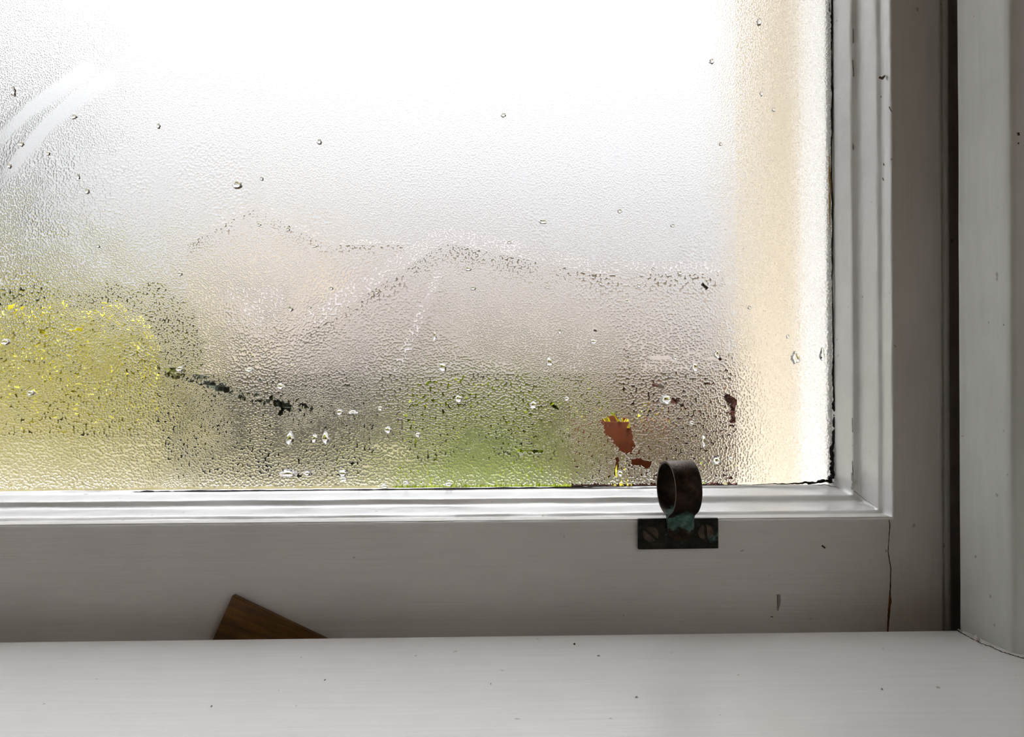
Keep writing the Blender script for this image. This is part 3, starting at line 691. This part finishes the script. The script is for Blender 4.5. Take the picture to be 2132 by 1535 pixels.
BW = (-2.95, -0.75, FL + 0.85, FL + 2.25)     # unseen window opening added in the right-hand wall to light the room side (y0, y1, z0, z1)
struct('wall_back', [(-2.7, 1.7, -3.3, -3.2, FL, CE)], m_room)
struct('wall_right', [(1.6, 1.7, -3.2, BW[0], FL, CE), (1.6, 1.7, BW[1], WY1, FL, CE), (1.6, 1.7, BW[0], BW[1], FL, BW[2]), (1.6, 1.7, BW[0], BW[1], BW[3], CE)], m_room)
struct('added_window', [(1.62, 1.68, BW[0], BW[0] + .06, BW[2], BW[3]), (1.62, 1.68, BW[1] - .06, BW[1], BW[2], BW[3]), (1.62, 1.68, -1.88, -1.82, BW[2], BW[3])], m_outwood)
struct('floor', [(-2.7, 1.7, -3.3, WY1, FL - 0.1, FL)], m_floor)
struct('ceiling', [(-2.7, 1.7, -3.3, WY1, CE, CE + 0.1)], m_ceil)

# ------------------------------------------------------------------ the garden outside
GZ0 = CAM.z - 1.25                             # garden level
def gp(px, d): p = at(px, 767, d); return p.x, p.y
m_gravel = plain('pale_gravel', (0.115, 0.10, 0.052), 0.95, scale=5, c2=(0.08, 0.07, 0.034))
m_grass = leafmat('lawn_grass', (0.055, 0.07, 0.005), (0.09, 0.11, 0.008), 3)
def grid_plane(name, x0, x1, y0, y1, z, m, n=24, amp=0.03):
    vs = []; fs = []
    for j in range(n + 1):
        for i in range(n + 1):
            x = x0 + (x1 - x0) * i / n; y = y0 + (y1 - y0) * j / n; vs.append((x, y, z + amp * n1(x * .8, y * .8)))
    for j in range(n):
        for i in range(n): a = j * (n + 1) + i; fs.append((a, a + 1, a + n + 2, a + n + 1))
    return from_py(name, vs, fs, m)
g = grid_plane('ground', -60, 60, 0.24, 120, GZ0 - 0.02, m_gravel, 30, 0.01); tag(g, kind='structure')
def leafy(name, blobs, m, n, size, label, cat, base, blade=False, group=None):
    """foliage as one mesh: a shell of leaves over rounded clumps"""
    vs = []; fs = []
    for (cx, cy, cz_, rx, ry, rz) in blobs:
        for k in range(n):
            u_ = random.uniform(-1, 1); ph = random.uniform(0, 2 * math.pi); s = math.sqrt(1 - u_ * u_); r_ = random.uniform(0.78, 1.03)
            p = Vector((cx + rx * s * math.cos(ph) * r_, cy + ry * s * math.sin(ph) * r_, cz_ + rz * u_ * r_))
            if p.z < GZ0 - 0.01: p.z = GZ0 + 0.01
            a_ = Vector((random.gauss(0, 1), random.gauss(0, 1), random.gauss(0, 1))).normalized(); b_ = a_.cross(Vector((random.gauss(0, 1), random.gauss(0, 1), random.gauss(0, 1)))).normalized()
            if blade: a_ = (Vector((0, 0, 1.5)) + a_ * .5).normalized()
            l_ = size * random.uniform(.6, 1.3); w_ = l_ * (0.12 if blade else 0.38); i0 = len(vs)
            nn = a_.cross(b_) * (l_ * 0.12)
            vs += [tuple(p), tuple(p + a_ * l_ * .5 + b_ * w_ + nn), tuple(p + a_ * l_), tuple(p + a_ * l_ * .5 - b_ * w_ + nn)]
            fs.append((i0, i0 + 1, i0 + 2, i0 + 3))
    return from_py(name, vs, fs, m, None, False, base)
def shrub(name, px, d, wpx, y_top, m, n, size, label, cat, blobs=5, stem=(0.06, 0.045, 0.03), y_bot=None, blade=False, depth=0.5):
    x, y = gp(px, d); rw = wpx / F_PX * d; zt = at(px, y_top, d).z; zb_ = GZ0 if y_bot is None else at(px, y_bot, d).z
    root = empty(name, (x, y, zb_)); tag(root, label, cat)
    bl = []; hgt = zt - zb_
    for k in range(blobs):
        t = (k + .5) / blobs; r = rw / blobs * 1.25 + 0.05 * rw
        bl.append((x - rw + 2 * rw * t, y + random.uniform(-.1, .1) * rw, zb_ + hgt * 0.5, r, depth * max(r, .2), hgt * (0.5 + 0.04 * random.uniform(-1, 1))))
    f = leafy('foliage', bl, m, n, size, label, cat, Vector((x, y, zb_)), blade); under(f, root); 
    bm = bmesh.new()
    for k in range(blobs):
        bx = x - rw + 2 * rw * (k + .5) / blobs
        for j in range(3):
            r1 = bmesh.ops.create_cone(bm, cap_ends=True, segments=7, radius1=0.012 * hgt + .006, radius2=0.004, depth=hgt * 0.85)['verts']
            bmesh.ops.rotate(bm, verts=r1, cent=(0, 0, 0), matrix=Matrix.Rotation(random.uniform(-.25, .25), 3, 'Y')); bmesh.ops.translate(bm, verts=r1, vec=(bx + random.uniform(-.05, .05), y, zb_ + hgt * .42))
    under(finish(bm, 'stem', plain('stem_' + name, stem, 0.9, var=.3)), root)
    return root
m_yel = leafmat('golden_leaves', (0.42, 0.385, 0.03), (0.70, 0.645, 0.08), 5)
m_olive = leafmat('olive_leaves', (0.045, 0.05, 0.015), (0.14, 0.14, 0.04), 5)
m_dark = leafmat('dark_leaves', (0.006, 0.008, 0.007), (0.03, 0.034, 0.025), 9)
m_green = leafmat('bright_leaves', (0.07, 0.093, 0.004), (0.19, 0.22, 0.010), 7)
m_purp = leafmat('purple_leaves', (0.025, 0.010, 0.008), (0.09, 0.036, 0.028), 14)
m_greytree = leafmat('grey_leaves', (0.14, 0.145, 0.135), (0.28, 0.29, 0.27), 1)
shrub('golden_shrub', 40, 15, 250, 650, m_yel, 4000, 0.26, 'bright yellow-green shrub blurred behind the left of the misted pane', 'shrub', 5)
shrub('olive_hedge', 40, 19, 340, 602, m_olive, 1500, 0.28, 'dark olive hedge rising behind the yellow-green shrub', 'hedge', 6)
shrub('dark_shrub', 560, 9, 190, 792, m_dark, 1300, 0.12, 'low blackish shrub between the yellow shrub and the green grass', 'shrub', 5)
shrub('green_shrub', 1060, 10, 190, 795, m_green, 1300, 0.14, 'bright green low shrub behind the lower middle of the pane', 'shrub', 6)
shrub('purple_shrub', 1410, 2.6, 120, 775, m_purp, 1400, 0.035, 'dark brown-red leafy shrub behind the ring fastener', 'shrub', 5)
shrub('grey_tree', -185, 24, 120, -20, m_greytree, 5000, 0.6, 'tall grey-green tree at the upper left beyond the pane', 'tree', 3)
# lawn: a mat of grass blades in front of the green shrub
lx0, _ = gp(800, 6); 
vs = []; fs = []
for k in range(9000):
    d_ = 2.2 + 7.5 * random.random() ** 1.3; px = 820 + 390 * random.random(); x, y = gp(px, d_); l_ = random.uniform(.04, .09); a_ = random.uniform(0, 6.28); w_ = .008; i0 = len(vs)
    dx, dy = math.cos(a_) * w_, math.sin(a_) * w_; tx, ty = random.gauss(0, .02), random.gauss(0, .02)
    vs += [(x - dx, y - dy, GZ0 - .01), (x + dx, y + dy, GZ0 - .01), (x + tx, y + ty, GZ0 + l_)]; fs.append((i0, i0 + 1, i0 + 2))
gl = from_py('grass', vs, fs, m_green); tag(gl, 'short green grass blurred behind the lower middle of the pane', 'grass', None, 'stuff')
lawn = from_py('lawn', [(*gp(790, 2.0), GZ0), (*gp(1500, 2.0), GZ0), (*gp(1500, 10), GZ0), (*gp(820, 10), GZ0)], [(0, 1, 2, 3)], m_grass); tag(lawn, kind='structure')
# terracotta pot with yellow-green blades
m_terra = plain('terracotta', (0.045, 0.010, 0.0022), 0.85, var=.35, scale=30)
px_, d_ = 1288, 2.1; x, y = gp(px_, d_); zt = at(px_, 872, d_).z
pr = empty('terracotta_pot', (x, y, GZ0)); tag(pr, 'orange terracotta pot seen through a clear patch left of the ring', 'plant pot')
def lathe(name, prof_, c, m, parent, n=28):
    vs = [(c[0] + r_ * math.cos(2 * math.pi * k / n), c[1] + r_ * math.sin(2 * math.pi * k / n), c[2] + z) for (r_, z) in prof_ for k in range(n)]
    fs = [(j * n + k, j * n + (k + 1) % n, (j + 1) * n + (k + 1) % n, (j + 1) * n + k) for j in range(len(prof_) - 1) for k in range(n)]
    fs.append(tuple(range(n))[::-1])
    return under(from_py(name, vs, fs, m, None, True), parent)
hp = zt - GZ0
lathe('pot_body', [(.001, 0), (.085, 0), (.125, hp * .82), (.135, hp * .82), (.14, hp), (.12, hp), (.115, hp * .9)], (x, y, GZ0), m_terra, pr)
lathe('soil', [(.001, hp * .9), (.115, hp * .9), (.114, hp * .89), (.001, hp * .89)], (x, y, GZ0), m_crack, pr)
bm = bmesh.new()
for k in range(46):
    a_ = random.uniform(0, 6.28); rr = random.uniform(0, .09); l_ = random.uniform(.06, .17); tx, ty = random.gauss(0, .05), random.gauss(0, .05) - .03
    b0 = Vector((x + rr * math.cos(a_), y + rr * math.sin(a_), GZ0 + hp * .9)); tp = b0 + Vector((tx * 1.6, ty * 1.6, l_)); md = (b0 + tp) / 2 + Vector((0, 0, l_ * .2)); w_ = Vector((.004, 0, 0))
    v_ = [bm.verts.new(q) for q in (b0 - w_, b0 + w_, md + w_, tp, md - w_)]; bm.faces.new(v_)
under(finish(bm, 'leaf_blades', m_yel), pr)
# trailing clump in front of the pot
shrub('yellow_tuft', 1290, 1.7, 24, 950, m_yel, 260, 0.03, 'small yellow-green tuft in front of the terracotta pot', 'plant', 2, y_bot=None, blade=True)
# houses behind
m_cream = plain('cream_house_wall', (0.48, 0.41, 0.33), 0.9, var=.06, scale=1)
m_pink = plain('pinkish_wall', (0.43, 0.375, 0.345), 0.9, var=.06, scale=1)
m_lil = plain('lilac_grey_boards', (0.54, 0.50, 0.53), 0.7, var=.1, scale=2)
m_slate = plain('pale_slate', (0.52, 0.50, 0.48), 0.7, var=.1, scale=1)
m_winglass = plain('dark_window', (0.10, 0.11, 0.13), 0.15)
def P2(px, py, d): p = at(px, py, d); return (p.x, p.z)
def prism_px(name, pts, d, depth, m, parent, base=None):
    ol = [P2(px, py, d) for px, py in pts]
    if base is not None: ol = [(x, max(z, base)) for x, z in ol]
    bm = bmesh.new(); y0 = d - D; add_prism(bm, ol, y0, y0 + depth); return under(finish(bm, name, m), parent)
DH = 24.0
h1 = empty('cream_house', (*gp(560, DH), GZ0)); tag(h1, 'pale cream house with a gable blurred beyond the left middle of the pane', 'house')
gy = 767 + (CAM.z - GZ0) / DH * F_PX
prism_px('wall', [(390, gy), (390, 500), (530, 425), (680, 505), (830, 505), (830, gy)], DH, 6, m_cream, h1)
prism_px('roof', [(375, 508), (530, 415), (690, 500), (840, 500), (840, 510), (680, 510), (530, 432), (385, 512)], DH - .2, 6.4, m_slate, h1)
wf = prism_px('window', [(470, 600), (590, 600), (590, 680), (470, 680)], DH - .05, .1, m_lil, h1)
h2 = empty('garage', (*gp(1000, 14), GZ0)); tag(h2, 'pinkish garage with lilac-grey sloping roof edges beyond the middle of the pane', 'garage')
gy2 = 767 + (CAM.z - GZ0) / 14 * F_PX
prism_px('wall', [(620, gy2), (620, 675), (925, 482), (1240, 560), (1510, 560), (1510, gy2)], 14, 5, m_pink, h2)
prism_px('roof', [(600, 676), (925, 466), (1245, 546), (1515, 546), (1515, 570), (1240, 570), (925, 505), (632, 700)], 13.8, 5.4, m_lil, h2)
prism_px('door', [(905, 565), (925, 565), (800, gy2 - 40), (775, gy2 - 40)], 13.7, .08, m_lil, h2).name = 'sloping_post'
m_fence = plain('fence_wood', (0.060, 0.050, 0.040), 0.9, var=.4, scale=3)
fx0, fy = gp(395, 13.0); fx1, _ = gp(1560, 13.0); fzt = at(900, 778, 13.0).z
fr = empty('board_fence', ((fx0 + fx1) / 2, fy, GZ0)); tag(fr, 'low dark weathered board fence in front of the garage', 'fence')
bm = bmesh.new(); k = 0; xx = fx0
while xx < fx1:
    add_box(bm, xx, xx + 0.135, fy - 0.012, fy + 0.012, GZ0 + 0.02, fzt + 0.03 * n1(k * 1.7, 2)); xx += 0.142; k += 1
under(finish(bm, 'boards', m_fence), fr)
for q in range(6):
    bm = bmesh.new(); px0 = fx0 + (fx1 - fx0) * q / 5; add_box(bm, px0 - .05, px0 + .05, fy + 0.013, fy + 0.11, GZ0 - 0.03, fzt + 0.02, 0.005); under(finish(bm, 'post', m_fence), fr)
for zz in (0.25, 0.75):
    bm = bmesh.new(); z_ = GZ0 + (fzt - GZ0) * zz; add_box(bm, fx0, fx1, fy + 0.0125, fy + 0.05, z_ - .04, z_ + .04); under(finish(bm, 'rail', m_fence), fr)
